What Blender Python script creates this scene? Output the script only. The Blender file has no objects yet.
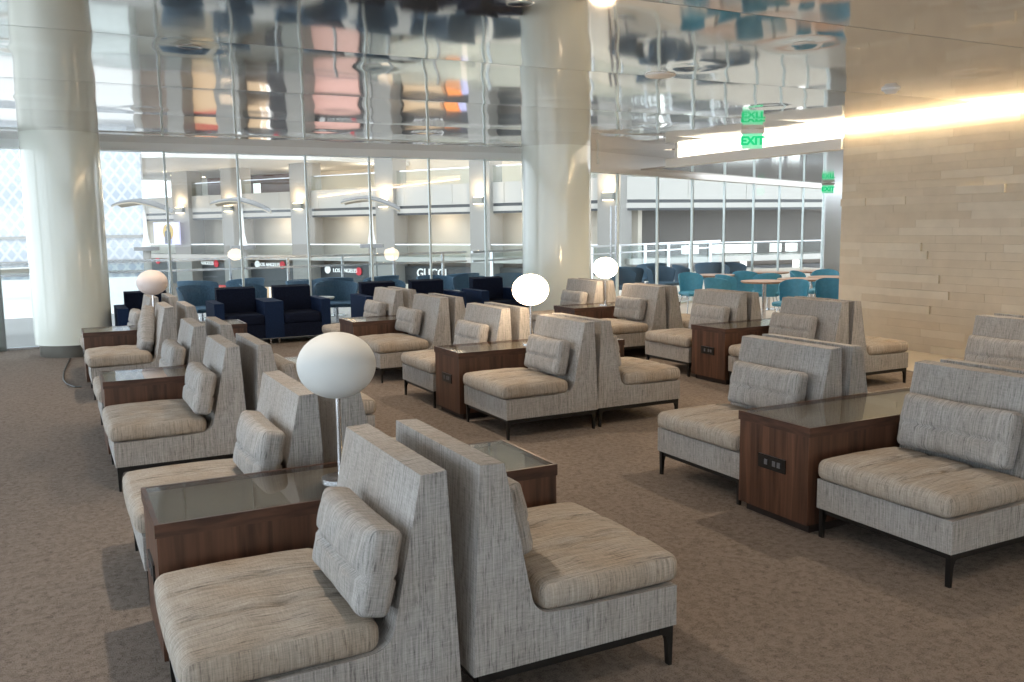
import bpy, bmesh, math, random
from mathutils import Vector, Matrix
random.seed(7)
C = bpy.context.scene.collection
PI = math.pi

# ------------------------------------------------------------------ helpers
def new_mat(name):
    m = bpy.data.materials.new(name); m.use_nodes = True
    return m, m.node_tree, m.node_tree.nodes['Principled BSDF']

def plain(name, col, rough=.5, metal=0., spec=.5, noise=0., nscale=8., bump=0., coat=0.):
    m, nt, p = new_mat(name)
    p.inputs['Roughness'].default_value = rough
    p.inputs['Metallic'].default_value = metal
    p.inputs['Specular IOR Level'].default_value = spec
    p.inputs['Coat Weight'].default_value = coat
    p.inputs['Base Color'].default_value = (*col, 1)
    if noise or bump:
        tc = nt.nodes.new('ShaderNodeTexCoord'); n = nt.nodes.new('ShaderNodeTexNoise')
        n.inputs['Scale'].default_value = nscale; n.inputs['Detail'].default_value = 4
        nt.links.new(tc.outputs['Object'], n.inputs['Vector'])
        if noise:
            r = nt.nodes.new('ShaderNodeValToRGB')
            r.color_ramp.elements[0].position = .3; r.color_ramp.elements[1].position = .7
            r.color_ramp.elements[0].color = (*[c*(1-noise) for c in col], 1)
            r.color_ramp.elements[1].color = (*[min(1, c*(1+noise)) for c in col], 1)
            nt.links.new(n.outputs['Fac'], r.inputs['Fac']); nt.links.new(r.outputs['Color'], p.inputs['Base Color'])
        if bump:
            b = nt.nodes.new('ShaderNodeBump'); b.inputs['Strength'].default_value = bump; b.inputs['Distance'].default_value = .01
            nt.links.new(n.outputs['Fac'], b.inputs['Height']); nt.links.new(b.outputs['Normal'], p.inputs['Normal'])
    return m

def emis(name, col, s):
    m, nt, p = new_mat(name)
    p.inputs['Base Color'].default_value = (*col, 1)
    p.inputs['Emission Color'].default_value = (*col, 1)
    p.inputs['Emission Strength'].default_value = s
    return m

def glass_mat(name, tint=(.93, .97, .96), ior=1.45, rough=0.):
    m = bpy.data.materials.new(name); m.use_nodes = True
    nt = m.node_tree; nt.nodes.clear()
    o = nt.nodes.new('ShaderNodeOutputMaterial'); mx = nt.nodes.new('ShaderNodeMixShader')
    t = nt.nodes.new('ShaderNodeBsdfTransparent'); g = nt.nodes.new('ShaderNodeBsdfGlossy'); f = nt.nodes.new('ShaderNodeFresnel')
    t.inputs['Color'].default_value = (*tint, 1); g.inputs['Roughness'].default_value = rough
    f.inputs['IOR'].default_value = ior
    ge = nt.nodes.new('ShaderNodeNewGeometry'); k = nt.nodes.new('ShaderNodeMath'); k.operation = 'SUBTRACT'; k.inputs[0].default_value = 1
    k2 = nt.nodes.new('ShaderNodeMath'); k2.operation = 'MULTIPLY'
    nt.links.new(ge.outputs['Backfacing'], k.inputs[1]); nt.links.new(k.outputs[0], k2.inputs[0]); nt.links.new(f.outputs[0], k2.inputs[1])
    nt.links.new(k2.outputs[0], mx.inputs[0]); nt.links.new(t.outputs[0], mx.inputs[1]); nt.links.new(g.outputs[0], mx.inputs[2])
    nt.links.new(mx.outputs[0], o.inputs[0])
    return m

def fabric(name, lo, hi, warm):
    """woven tweed: streaks that run down the backs and sides and front to back on seats"""
    m, nt, p = new_mat(name); N = nt.nodes.new; L = nt.links.new
    tc = N('ShaderNodeTexCoord'); sep = N('ShaderNodeSeparateXYZ'); L(tc.outputs['Normal'], sep.inputs[0])
    ab = N('ShaderNodeMath'); ab.operation = 'ABSOLUTE'; L(sep.outputs['Y'], ab.inputs[0])
    gt = N('ShaderNodeMath'); gt.operation = 'GREATER_THAN'; gt.inputs[1].default_value = .7; L(ab.outputs[0], gt.inputs[0])
    def tex(scale, sc):
        mp = N('ShaderNodeMapping'); mp.inputs['Scale'].default_value = scale; L(tc.outputs['Object'], mp.inputs['Vector'])
        n = N('ShaderNodeTexNoise'); n.inputs['Scale'].default_value = sc; n.inputs['Detail'].default_value = 3
        n.inputs['Roughness'].default_value = .65; L(mp.outputs[0], n.inputs['Vector']); return n.outputs['Fac']
    def mix(a, b, f):
        x = N('ShaderNodeMix'); x.data_type = 'FLOAT'; L(f, x.inputs[0]); L(a, x.inputs[2]); L(b, x.inputs[3]); return x.outputs[0]
    rib = mix(tex((7, 230, 6), 1.), tex((230, 7, 6), 1.), gt.outputs[0])
    slub = mix(tex((12, 150, 18), 1.), tex((150, 12, 18), 1.), gt.outputs[0])
    cross = mix(tex((230, 25, 300), 1.), tex((25, 230, 300), 1.), gt.outputs[0])
    sl = N('ShaderNodeMapRange'); sl.inputs[1].default_value = .30; sl.inputs[2].default_value = .46; L(slub, sl.inputs[0])
    a1 = N('ShaderNodeMath'); a1.operation = 'MULTIPLY'; L(rib, a1.inputs[0]); a1.inputs[1].default_value = 1.25
    a2 = N('ShaderNodeMath'); a2.operation = 'MULTIPLY_ADD'; L(cross, a2.inputs[0]); a2.inputs[1].default_value = .7; L(a1.outputs[0], a2.inputs[2])
    a3 = N('ShaderNodeMath'); a3.operation = 'MULTIPLY_ADD'; L(sl.outputs[0], a3.inputs[0]); a3.inputs[1].default_value = .42; L(a2.outputs[0], a3.inputs[2])
    mr = N('ShaderNodeMapRange'); mr.inputs[1].default_value = .86; mr.inputs[2].default_value = 1.78; L(a3.outputs[0], mr.inputs[0])
    r = N('ShaderNodeValToRGB'); e = r.color_ramp.elements
    e[0].position = 0.; e[0].color = (*lo, 1); e[1].position = 1.; e[1].color = (*hi, 1)
    L(mr.outputs[0], r.inputs[0])
    # soft uneven tint of wear
    wn = N('ShaderNodeTexNoise'); wn.inputs['Scale'].default_value = 3.2; wn.inputs['Detail'].default_value = 2; L(tc.outputs['Object'], wn.inputs['Vector'])
    wr = N('ShaderNodeMapRange'); wr.inputs[1].default_value = .35; wr.inputs[2].default_value = .7; wr.inputs[4].default_value = 1.; L(wn.outputs['Fac'], wr.inputs[0])
    mc = N('ShaderNodeMix'); mc.data_type = 'RGBA'; mc.blend_type = 'MULTIPLY'; L(wr.outputs[0], mc.inputs[0])
    L(r.outputs[0], mc.inputs[6]); mc.inputs[7].default_value = (*warm, 1)
    L(mc.outputs[2], p.inputs['Base Color'])
    p.inputs['Roughness'].default_value = .95; p.inputs['Specular IOR Level'].default_value = .15
    b = N('ShaderNodeBump'); b.inputs['Strength'].default_value = .5; b.inputs['Distance'].default_value = .004
    L(mr.outputs[0], b.inputs['Height']); L(b.outputs[0], p.inputs['Normal'])
    return m

def wood(name, dark, light, axis=(3, 60, 3)):
    m, nt, p = new_mat(name); N = nt.nodes.new; L = nt.links.new
    tc = N('ShaderNodeTexCoord'); mp = N('ShaderNodeMapping'); mp.inputs['Scale'].default_value = axis
    L(tc.outputs['Object'], mp.inputs[0])
    n = N('ShaderNodeTexNoise'); n.inputs['Scale'].default_value = 1.; n.inputs['Detail'].default_value = 6; n.inputs['Distortion'].default_value = .6
    L(mp.outputs[0], n.inputs[0])
    r = N('ShaderNodeValToRGB'); e = r.color_ramp.elements
    e[0].position = .3; e[0].color = (*dark, 1); e[1].position = .72; e[1].color = (*light, 1)
    L(n.outputs['Fac'], r.inputs[0]); L(r.outputs[0], p.inputs['Base Color'])
    p.inputs['Roughness'].default_value = .35
    return m

M = {}
M['fabric'] = fabric('tweed', (.15, .146, .145), (.50, .487, .472), (.93, .89, .85))
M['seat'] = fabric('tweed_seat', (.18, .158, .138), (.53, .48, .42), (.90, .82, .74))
M['steel_black'] = plain('black_steel', (.005, .005, .005), .4)
M['walnut'] = wood('walnut', (.030, .013, .008), (.135, .062, .036), (25, 25, 1.6))
M['walnut_rim'] = wood('walnut_rim', (.028, .012, .008), (.10, .045, .027), (6, 6, 40))
M['plinth'] = plain('plinth', (.02, .012, .01), .5)
M['table_inlay'] = plain('table_inlay', (.10, .075, .055), .5)
M['black_plastic'] = plain('black_plastic', (.01, .01, .01), .3)
M['socket'] = plain('socket', (.11, .11, .12), .35)
M['chrome'] = plain('chrome', (.62, .63, .65), .22, 1.)
M['white_glass'] = plain('opal_glass', (.60, .62, .62), .55, spec=.2)
M['opal_pink'] = plain('opal_glass_warm', (.76, .66, .63), .5, spec=.25)
M['globe_on'] = emis('opal_glass_lit', (1., .74, .48), 15.)
M['glass'] = glass_mat('window_glass', (.965, .98, .98), 1.6)
M['rail_glass'] = glass_mat('rail_glass', (.88, .92, .92), 1.4)
M['table_glass'] = glass_mat('table_glass', (.95, .97, .96), 1.75, .02)
M['mullion'] = plain('mullion', (.62, .70, .70), .3, .1)
M['frame_grey'] = plain('frame_grey', (.17, .18, .17), .4)
M['header'] = plain('header_paint', (.84, .87, .88), .45)
M['warm_white'] = plain('warm_white', (.72, .69, .64), .5)
M['column'] = plain('column_gloss', (.77, .82, .76), .14, spec=.5, coat=.35)
M['base_metal'] = plain('column_base', (.14, .135, .12), .35, .6)
M['white'] = plain('white_paint', (.78, .78, .77), .5)
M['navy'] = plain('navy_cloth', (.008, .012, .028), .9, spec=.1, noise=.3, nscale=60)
M['navy_lit'] = plain('navy_lit', (.009, .022, .062), .85, spec=.15, noise=.2, nscale=60)  # bluer copy of the navy: daylight on the arms put into the colour
M['blue'] = plain('slate_blue_cloth', (.06, .11, .16), .8, spec=.2, noise=.2, nscale=50)
M['teal'] = plain('teal_leather', (.045, .23, .37), .5, noise=.1, nscale=20)
M['oak'] = wood('oak_top', (.20, .12, .08), (.36, .24, .17), (6, 40, 6))
M['pale_top'] = plain('pale_top', (.50, .48, .42), .3)
M['exit_green'] = emis('exit_green', (.0, .42, .16), .7)
M['exit_pale'] = emis('exit_pale', (.25, .72, .48), .35)
M['cove'] = emis('cove_light', (1., .78, .48), 22.)
M['cove_white'] = emis('cove_white', (1., .88, .74), 9.)
M['lamp_warm'] = emis('lamp_warm', (1., .82, .55), 6.)
M['sign_white'] = emis('sign_white', (.8, .8, .8), .45)
M['sign_red'] = emis('sign_red', (.6, .02, .04), .25)
M['cord'] = plain('cord', (.02, .02, .02), .5)
M['beige'] = plain('beige_wall', (.56, .51, .43), .7, noise=.05, nscale=.6)
M['brown'] = plain('brown_wall', (.16, .09, .065), .6, noise=.2, nscale=.8)
M['shopfront'] = plain('shopfront', (.17, .13, .10), .4, noise=.2, nscale=.5)
M['blind'] = plain('grey_blind', (.12, .11, .10), .8, noise=.08, nscale=.7)
M['pillar'] = plain('pillar_stone', (.27, .26, .24), .5, noise=.05, nscale=1.)
M['parapet'] = plain('parapet_white', (.45, .435, .40), .4)
M['dark'] = plain('dark_fascia', (.045, .05, .055), .4)
M['soffit'] = plain('soffit', (.68, .66, .62), .6)
M['paving'] = plain('paving', (.24, .23, .215), .35, noise=.08, nscale=.8)
M['ground'] = plain('hall_floor', (.34, .32, .29), .3, noise=.1, nscale=.4)
M['sail'] = plain('sail_panel', (.36, .31, .24), .5)
M['sail_top'] = plain('sail_edge', (.16, .16, .16), .4)

def carpet():
    m, nt, p = new_mat('carpet'); N = nt.nodes.new; L = nt.links.new
    tc = N('ShaderNodeTexCoord')
    v = N('ShaderNodeTexVoronoi'); v.inputs['Scale'].default_value = 48; v.distance = 'MANHATTAN'; L(tc.outputs['Object'], v.inputs['Vector'])
    n = N('ShaderNodeTexNoise'); n.inputs['Scale'].default_value = 170; n.inputs['Detail'].default_value = 3; L(tc.outputs['Object'], n.inputs['Vector'])
    n2 = N('ShaderNodeTexNoise'); n2.inputs['Scale'].default_value = 30; n2.inputs['Detail'].default_value = 5; L(tc.outputs['Object'], n2.inputs['Vector'])
    a = N('ShaderNodeMath'); a.operation = 'MULTIPLY_ADD'; L(v.outputs['Color'], a.inputs[0]); a.inputs[1].default_value = .28; L(n.outputs['Fac'], a.inputs[2])
    a2 = N('ShaderNodeMath'); a2.operation = 'MULTIPLY_ADD'; L(n2.outputs['Fac'], a2.inputs[0]); a2.inputs[1].default_value = .5; L(a.outputs[0], a2.inputs[2])
    r = N('ShaderNodeValToRGB'); e = r.color_ramp.elements
    e[0].position = .55; e[0].color = (.100, .078, .064, 1); e[1].position = 1.3; e[1].position = 1.; e[1].color = (.25, .21, .18, 1)
    L(a2.outputs[0], r.inputs[0]); L(r.outputs[0], p.inputs['Base Color'])
    p.inputs['Roughness'].default_value = 1.; p.inputs['Specular IOR Level'].default_value = .05
    b = N('ShaderNodeBump'); b.inputs['Strength'].default_value = .6; b.inputs['Distance'].default_value = .006
    L(a2.outputs[0], b.inputs['Height']); L(b.outputs[0], p.inputs['Normal'])
    return m
M['carpet'] = carpet()
M['mirror'] = plain('polished_ceiling', (.60, .565, .53), .06, .88, spec=.8)
M['stone_floor'] = plain('stone_floor', (.50, .44, .36), .3, noise=.06, nscale=3)
for i, c in enumerate([(.60, .52, .405), (.61, .53, .42), (.59, .505, .39), (.65, .58, .47)]):
    M['stone%d' % i] = plain('limestone_%s' % 'abcd'[i], c, .75, noise=.05, nscale=5, bump=.1)
STONES = [M['stone%d' % i] for i in range(4)]

def link_mesh(name, bm, mats, parent=None, smooth=None):
    me = bpy.data.meshes.new(name)
    bmesh.ops.recalc_face_normals(bm, faces=bm.faces)
    bm.to_mesh(me); bm.free()
    for m in (mats if isinstance(mats, (list, tuple)) else [mats]): me.materials.append(m)
    if smooth is not None:
        for p in me.polygons: p.use_smooth = True
        me.set_sharp_from_angle(angle=math.radians(smooth))
    o = bpy.data.objects.new(name, me); C.objects.link(o)
    if parent: o.parent = parent
    return o

def box(bm, x0, x1, y0, y1, z0, z1, mi=0):
    v = [bm.verts.new(p) for p in ((x0, y0, z0), (x1, y0, z0), (x1, y1, z0), (x0, y1, z0), (x0, y0, z1), (x1, y0, z1), (x1, y1, z1), (x0, y1, z1))]
    for f in ((0, 3, 2, 1), (4, 5, 6, 7), (0, 1, 5, 4), (1, 2, 6, 5), (2, 3, 7, 6), (3, 0, 4, 7)):
        bm.faces.new([v[i] for i in f]).material_index = mi

def prism(bm, pts, y0, y1, axis='y'):
    """pts polygon in xz (axis y) or xy (axis z) or yz (axis x)"""
    def P(a, b, t): return (a, t, b) if axis == 'y' else ((a, b, t) if axis == 'z' else (t, a, b))
    A = [bm.verts.new(P(a, b, y0)) for a, b in pts]; B = [bm.verts.new(P(a, b, y1)) for a, b in pts]
    n = len(pts)
    bm.faces.new(A); bm.faces.new(B[::-1])
    for i in range(n): bm.faces.new((A[i], B[i], B[(i+1) % n], A[(i+1) % n]))

def bevel(bm, off, seg=3, ang=25):
    es = [e for e in bm.edges if len(e.link_faces) == 2 and e.calc_face_angle(0) > math.radians(ang)]
    bmesh.ops.bevel(bm, geom=es, offset=off, segments=seg, profile=.5, affect='EDGES', clamp_overlap=True)

def lathe(bm, prof, cx=0, cy=0, n=32, cz=0):
    rings = []
    for r, z in prof:
        if r < 1e-5: rings.append([bm.verts.new((cx, cy, z+cz))])
        else: rings.append([bm.verts.new((cx+r*math.cos(2*PI*i/n), cy+r*math.sin(2*PI*i/n), z+cz)) for i in range(n)])
    for a, b in zip(rings, rings[1:]):
        for i in range(n):
            j = (i+1) % n
            if len(a) == 1 and len(b) == 1: continue
            if len(a) == 1: bm.faces.new((a[0], b[i], b[j]))
            elif len(b) == 1: bm.faces.new((a[i], b[0], a[j]))
            else: bm.faces.new((a[i], b[i], b[j], a[j]))

def tube(bm, pts, r, n=8, cap=True):
    pts = [Vector(p) for p in pts]; rings = []
    for i, p in enumerate(pts):
        d = (pts[min(i+1, len(pts)-1)]-pts[max(i-1, 0)]).normalized()
        u = d.cross(Vector((0, 0, 1)) if abs(d.z) < .9 else Vector((1, 0, 0))).normalized(); w = d.cross(u)
        rr = r[i] if isinstance(r, (list, tuple)) else r
        rings.append([bm.verts.new(p+(u*math.cos(2*PI*k/n)+w*math.sin(2*PI*k/n))*rr) for k in range(n)])
    for a, b in zip(rings, rings[1:]):
        for k in range(n): bm.faces.new((a[k], a[(k+1) % n], b[(k+1) % n], b[k]))
    if cap: bm.faces.new(rings[0][::-1]); bm.faces.new(rings[-1])

def soft_box(sx, sy, sz, r, div, disp=None):
    """rounded cushion block centred on the origin"""
    bm = bmesh.new(); h = Vector((sx/2, sy/2, sz/2)); n = div; seen = {}
    def vert(p):
        k = tuple(round(c, 5) for c in p)
        if k in seen: return seen[k]
        p = Vector(p); q = Vector([max(-(h[i]-r), min(h[i]-r, p[i])) for i in range(3)])
        d = p-q
        w = q+d.normalized()*r if d.length > 1e-6 else p
        if disp: w = disp(w, p)
        seen[k] = bm.verts.new(w); return seen[k]
    def steps(s, n):
        out = []
        for i in range(n+1):
            t = -1+2*i/n; t = math.copysign(1-(1-abs(t))**1.3, t); out.append(t*s)
        return out
    for ax in range(3):
        a, b = (ax+1) % 3, (ax+2) % 3
        na = max(4, int(n*h[a]/max(h))); nb = max(4, int(n*h[b]/max(h)))
        A, B = steps(h[a], na), steps(h[b], nb)
        for s in (-1, 1):
            for i in range(na):
                for j in range(nb):
                    def mk(x, y):
                        p = [0, 0, 0]; p[ax] = s*h[ax]; p[a] = x; p[b] = y; return tuple(p)
                    f = [vert(mk(A[i], B[j])), vert(mk(A[i+1], B[j])), vert(mk(A[i+1], B[j+1])), vert(mk(A[i], B[j+1]))]
                    if len(set(f)) >= 3:
                        try: bm.faces.new(f if s > 0 else f[::-1])
                        except ValueError: pass
    bmesh.ops.remove_doubles(bm, verts=bm.verts, dist=1e-5)
    return bm

def tag(o, label=None, cat=None, group=None, kind=None):
    for k, v in (('label', label), ('category', cat), ('group', group), ('kind', kind)):
        if v: o[k] = v
    return o
def thing(name, label, cat, loc=(0, 0, 0), rz=0, group=None):
    o = bpy.data.objects.new(name, None); C.objects.link(o)
    o.location = loc; o.rotation_euler = (0, 0, rz); o.empty_display_size = .1
    return tag(o, label, cat, group)
def struct(name, bm, m, parent=None, smooth=None):
    o = link_mesh(name, bm, m, parent, smooth)
    if not parent: o['kind'] = 'structure'
    return o
def dup(root, loc, rz=0, label=None, group=None):
    r = root.copy(); C.objects.link(r); r.location = loc; r.rotation_euler = (0, 0, rz)
    if label: r['label'] = label
    if group: r['group'] = group
    for ch in list(root.children):
        c = ch.copy(); C.objects.link(c); c.parent = r
        for g in ch.children:
            d = g.copy(); C.objects.link(d); d.parent = c
    return r
def text_bm(bm, s, size, ext=.02, bold=.0):
    cu = bpy.data.curves.new('t', 'FONT'); cu.body = s; cu.size = size; cu.extrude = ext; cu.offset = bold
    cu.align_x = 'CENTER'; cu.align_y = 'CENTER'; cu.resolution_u = 3
    o = bpy.data.objects.new('t', cu); C.objects.link(o)
    bpy.context.view_layer.update()
    me = o.evaluated_get(bpy.context.evaluated_depsgraph_get()).to_mesh()
    bm.from_mesh(me); o.to_mesh_clear() if hasattr(o, 'to_mesh_clear') else None
    bpy.data.objects.remove(o)
def sign_text(name, s, size, loc, rz, m, parent, bold=0.):
    """upright lettering that faces local -y"""
    bm = bmesh.new(); text_bm(bm, s, size, .02, bold)
    bmesh.ops.transform(bm, matrix=Matrix.Rotation(PI/2, 4, 'X'), verts=bm.verts)
    o = link_mesh(name, bm, m, parent); o.location = loc; o.rotation_euler = (0, 0, rz); return o

# ------------------------------------------------------------------ camera (eye 1.6 m, looking a little down)
FP, PITCH, YAW, ROLL, EYE = 892.5, math.radians(7.34), math.radians(27.17), math.radians(-.73), 1.6
Fv = Vector((math.sin(YAW)*math.cos(PITCH), math.cos(YAW)*math.cos(PITCH), -math.sin(PITCH)))
Rv = Vector((math.cos(YAW), -math.sin(YAW), 0)); Uv = Rv.cross(Fv)
c_, s_ = math.cos(ROLL), math.sin(ROLL)
Rv, Uv = c_*Rv+s_*Uv, -s_*Rv+c_*Uv
cd = bpy.data.cameras.new('camera'); cam = bpy.data.objects.new('camera', cd); C.objects.link(cam)
cam.matrix_world = Matrix(((Rv.x, Uv.x, -Fv.x, 0), (Rv.y, Uv.y, -Fv.y, 0), (Rv.z, Uv.z, -Fv.z, EYE), (0, 0, 0, 1)))
cd.sensor_width = 36; cd.lens = 36*FP/1024; cd.clip_end = 400; cd.clip_start = .05
bpy.context.scene.camera = cam
def at(x, w):
    """a plan point: horizontal bearing of photo column x at depth w"""
    h = Vector((math.sin(YAW), math.cos(YAW))); r = Vector((math.cos(YAW), -math.sin(YAW)))
    p = h*w+r*(w*(x-512)/FP)
    return Vector((p.x, p.y))

# ------------------------------------------------------------------ the lounge shell
CEIL, GY, WX = 2.85, 13.9, 9.44
HB = 2.726                       # underside of the glass wall's header
bm = bmesh.new()
box(bm, -3.4, 8.12, -7, GY, -.2, 0)
struct('floor', bm, M['carpet'])
bm = bmesh.new()
box(bm, 8.12, 9.5, -7, 8.9, -.2, 0); box(bm, 8.12, 24, 8.9, 24, -.2, 0)
struct('floor.001', bm, M['stone_floor'])
bm = bmesh.new(); box(bm, 8.105, 8.135, -7, GY, -.05, .004); struct('trim_1', bm, M['chrome'])

DOWN = [(2.34, 6.86), (4.67, 5.87), (4.81, 4.82), (.95, 6.65), (.97, 10.07), (-.09, 7.11), (7.14, 5.13), (4.55, 7.92),
        (6.87, 9.38), (2.46, 4.64), (7.02, 7.5), (4.92, 3.4), (-.03, 9.63), (.16, 12.2), (3.23, 11.6), (4.52, 11.26)]
SEAMS = [-6.3+2.1*k for k in range(11)]      # panel joints run across the room
def ceil_z(x, y):
    t = ((y-8.5)/2.1) % 1.
    z = CEIL-.0075*(1-(2*t-1)**2)
    z += .0007*math.sin(x*5.1+1.3*math.sin(y*1.9))*math.sin(y*2.3+.7*math.sin(x*1.7))+.0004*math.sin(x*8.7+y*2.1)+.0004*math.sin(y*7.9-x*2.2+2*math.sin(x*.9))
    for a, b in DOWN:
        d2 = (x-a)**2+(y-b)**2
        if d2 < .5: z += .009*math.exp(-d2/.03)-.005*math.exp(-d2/.12)
    return z
bm = bmesh.new()
x0, x1, nx = -3.4, 9.36, 150
ys = []
for k in range(-8, 3):
    a = 8.5+2.1*k
    ys.append([a+.004+2.092*i/24 for i in range(25)])
for strip in ys:
    strip = [y for y in strip if -7 < y < 14.4]
    if len(strip) < 2: continue
    rows = [[bm.verts.new((x0+(x1-x0)*i/nx, y, ceil_z(x0+(x1-x0)*i/nx, y))) for i in range(nx+1)] for y in strip]
    for r0, r1 in zip(rows, rows[1:]):
        for i in range(nx): bm.faces.new((r0[i], r1[i], r1[i+1], r0[i+1]))
struct('ceiling', bm, M['mirror'], smooth=60)
bm = bmesh.new(); box(bm, -3.5, 9.9, -7.1, 14.5, 2.90, 3.15); struct('ceiling.001', bm, M['frame_grey'])
# lower mirrored ceiling over the cafe end
bm = bmesh.new()
prism(bm, [(9.62, 8.9), (24, 8.9), (24, 19.5), (9.62, 13.55)], 2.57, 2.6, 'z')
prism(bm, [(9.36, 12.55), (12, 12.55), (12, 14.9), (9.36, 14.5)], 2.85, 2.89, 'z')
struct('ceiling.002', bm, M['mirror'])
# fascia and light trough that carry on past the stone wall
bm = bmesh.new(); box(bm, 9.42, 9.62, 8.72, 12.55, 2.56, 2.70); box(bm, 9.9, 10, 8.72, 12.55, 2.6, 2.9); box(bm, 9.62, 10, 12.47, 12.55, 2.6, 2.9)
struct('trim_2', bm, M['white'])
bm = bmesh.new(); box(bm, 9.64, 9.88, 8.78, 12.45, 2.61, 2.625)
tag(link_mesh('cove_light_strip', bm, M['cove_white']), 'bright white light strip lying in the trough over the cafe end', 'light')
# stone wall
def stone_wall():
    bm = bmesh.new(); rnd = random.Random(3)
    h = .095; z = 0.
    row = 0
    while z < 2.76:
        y = -7+rnd.random()*.5; z1 = min(z+h, 2.76)
        while y < 8.7:
            l = rnd.choice((.45, .6, .75, .9)); y1 = min(y+l, 8.7)
            if 8.7-y1 < .15: y1 = 8.7
            q = rnd.random(); d = .0 if q < .80 else (.003 if q < .93 else rnd.choice((.012, .022, .032)))
            if z > 2.3: d = 0.
            if y < -6: y0 = -7
            else: y0 = y
            box(bm, WX-d, WX+.05, y0, y1-.0015, z, z1-.001, rnd.choice((0, 0, 1, 2, 3)) if q < .93 else 3)
            y = y1
        z += h; row += 1
    box(bm, WX+.05, WX+.28, -7, 8.695, 0, 2.9, 0)
    return bm
o = struct('wall_right', stone_wall(), STONES)
bm = bmesh.new(); box(bm, WX-.05, WX+.02, -6.9, 8.68, 2.80, 2.83)
tag(link_mesh('cove_light_strip', bm, M['cove']), 'warm light strip along the top of the stone wall', 'light')
# rear wall (behind the viewpoint) with a band of windows, left window wall
bm = bmesh.new(); box(bm, -3.4, 9.6, -7.2, -7, 0, 1.0); box(bm, -3.4, 9.6, -7.2, -7, 2.4, 2.9)
for x in (-3.4, -.2, 3., 6.2, 9.3): box(bm, x, x+.25, -7.2, -7, 1.0, 2.4)
struct('wall_rear', bm, M['warm_white'])
bm = bmesh.new(); box(bm, -3.2, 9.4, -7.12, -7.1, 1.0, 2.4); struct('window_3', bm, M['glass'])
LW = [(-.74, GY), (-3.3, 5.5), (-3.3, -7)]
def along(a, b, n):
    a, b = Vector(a), Vector(b); return [a.lerp(b, i/n) for i in range(n+1)]
bmF, bmG = bmesh.new(), bmesh.new()
for (a, b, n) in ((LW[0], LW[1], 6), (LW[1], LW[2], 8)):
    P = along(a, b, n); d = (P[-1]-P[0]).normalized(); nrm = Vector((d.y, -d.x))*.05
    for p in P[(1 if a != LW[0] else 0):]:
        q = [p-d*.04-nrm, p+d*.04-nrm, p+d*.04+nrm, p-d*.04+nrm]; prism(bmF, [tuple(v) for v in q], 0, 2.86, 'z')
    for z0, z1 in ((0, .06), (2.7, 2.86)):
        q = [P[0]-nrm, P[-1]-nrm, P[-1]+nrm, P[0]+nrm]; prism(bmF, [tuple(v) for v in q], z0, z1, 'z')
    q = [P[0]-nrm*.1, P[-1]-nrm*.1, P[-1]+nrm*.1, P[0]+nrm*.1]; prism(bmG, [tuple(v) for v in q], .06, 2.7, 'z')
struct('wall_left', bmF, M['pillar']); struct('window_2', bmG, M['glass'])

# front glass wall: header, sill, post, panes
RP, RD = Vector((8.45, 13.12)), Vector((.906, .423)).normalized()   # the glass wall bends away behind the middle column
bm = bmesh.new()
box(bm, -.8, 8.1, GY, GY+.25, HB, 2.95)
prism(bm, [(8.0, GY), (8.0, GY+.25), (8.3, 13.5), (8.45, 13.3), (8.4, 13.05)], HB-.1, 2.95, 'z')
struct('trim_3', bm, M['header'])
bm = bmesh.new(); box(bm, -.8, 8.3, GY-.02, GY+.06, 0, .03); struct('trim_4', bm, M['chrome'])
bm = bmesh.new(); box(bm, .50, .64, GY-.1, GY+.12, 0, HB); box(bm, -.76, -.62, GY-.06, GY+.1, 0, 2.8)
struct('trim_5', bm, M['frame_grey'])
MX = [1.549+1.022*i for i in range(7)]
def pane(name, x0, x1):
    bm = bmesh.new(); box(bm, x0+.006, x1-.006, GY+.005, GY+.017, .03, HB)
    return struct(name, bm, M['glass'])
edges = [.64]+MX
bm = bmesh.new(); box(bm, -.74, .5, GY+.005, GY+.017, .03, HB)
for a, b in zip(edges, edges[1:]): box(bm, a+.004, b-.004, GY+.005, GY+.017, .03, HB)
box(bm, edges[-1]+.004, 8.45, GY+.005, GY+.017, .03, HB)
struct('window_1', bm, M['glass'])
bm = bmesh.new()
for x in MX: box(bm, x-.015, x+.015, GY-.012, GY+.03, .03, HB)
struct('trim_6', bm, M['mullion'])
# angled part
HR = 2.50
def rbox(bm, s0, s1, t0, t1, z0, z1):
    n = Vector((-RD.y, RD.x)); q = [RP+RD*s0+n*t0, RP+RD*s1+n*t0, RP+RD*s1+n*t1, RP+RD*s0+n*t1]
    prism(bm, [tuple(v) for v in q], z0, z1, 'z')
bm = bmesh.new(); rbox(bm, -.3, 14, 0, .2, HR, 2.95); struct('wall_front', bm, M['warm_white'])
def s_of(px):
    d = at(px, 1.); k = (RP.x*RD.y-RP.y*RD.x)/(d.x*RD.y-d.y*RD.x); return (d*k-RP).dot(RD)
RS = [s_of(p) for p in (620.5, 660, 694.4, 726, 754.8, 780.3, 803.8, 824)]
bm = bmesh.new()
for a, b in zip([-.1]+RS, RS): rbox(bm, a+.004, b-.004, .05, .062, .02, HR)
struct('window_4', bm, M['glass'])
bm = bmesh.new()
for i, s in enumerate(RS): rbox(bm, s-.017, s+.017, .03, .08, 0, HR)
rbox(bm, -.1, RS[-1], .02, .1, 0, .03)
struct('trim_7', bm, M['mullion'])
bm = bmesh.new(); rbox(bm, RS[-1]+.0, 14, 0, .1, 0, HR); struct('wall_front.001', bm, M['header'])
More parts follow.
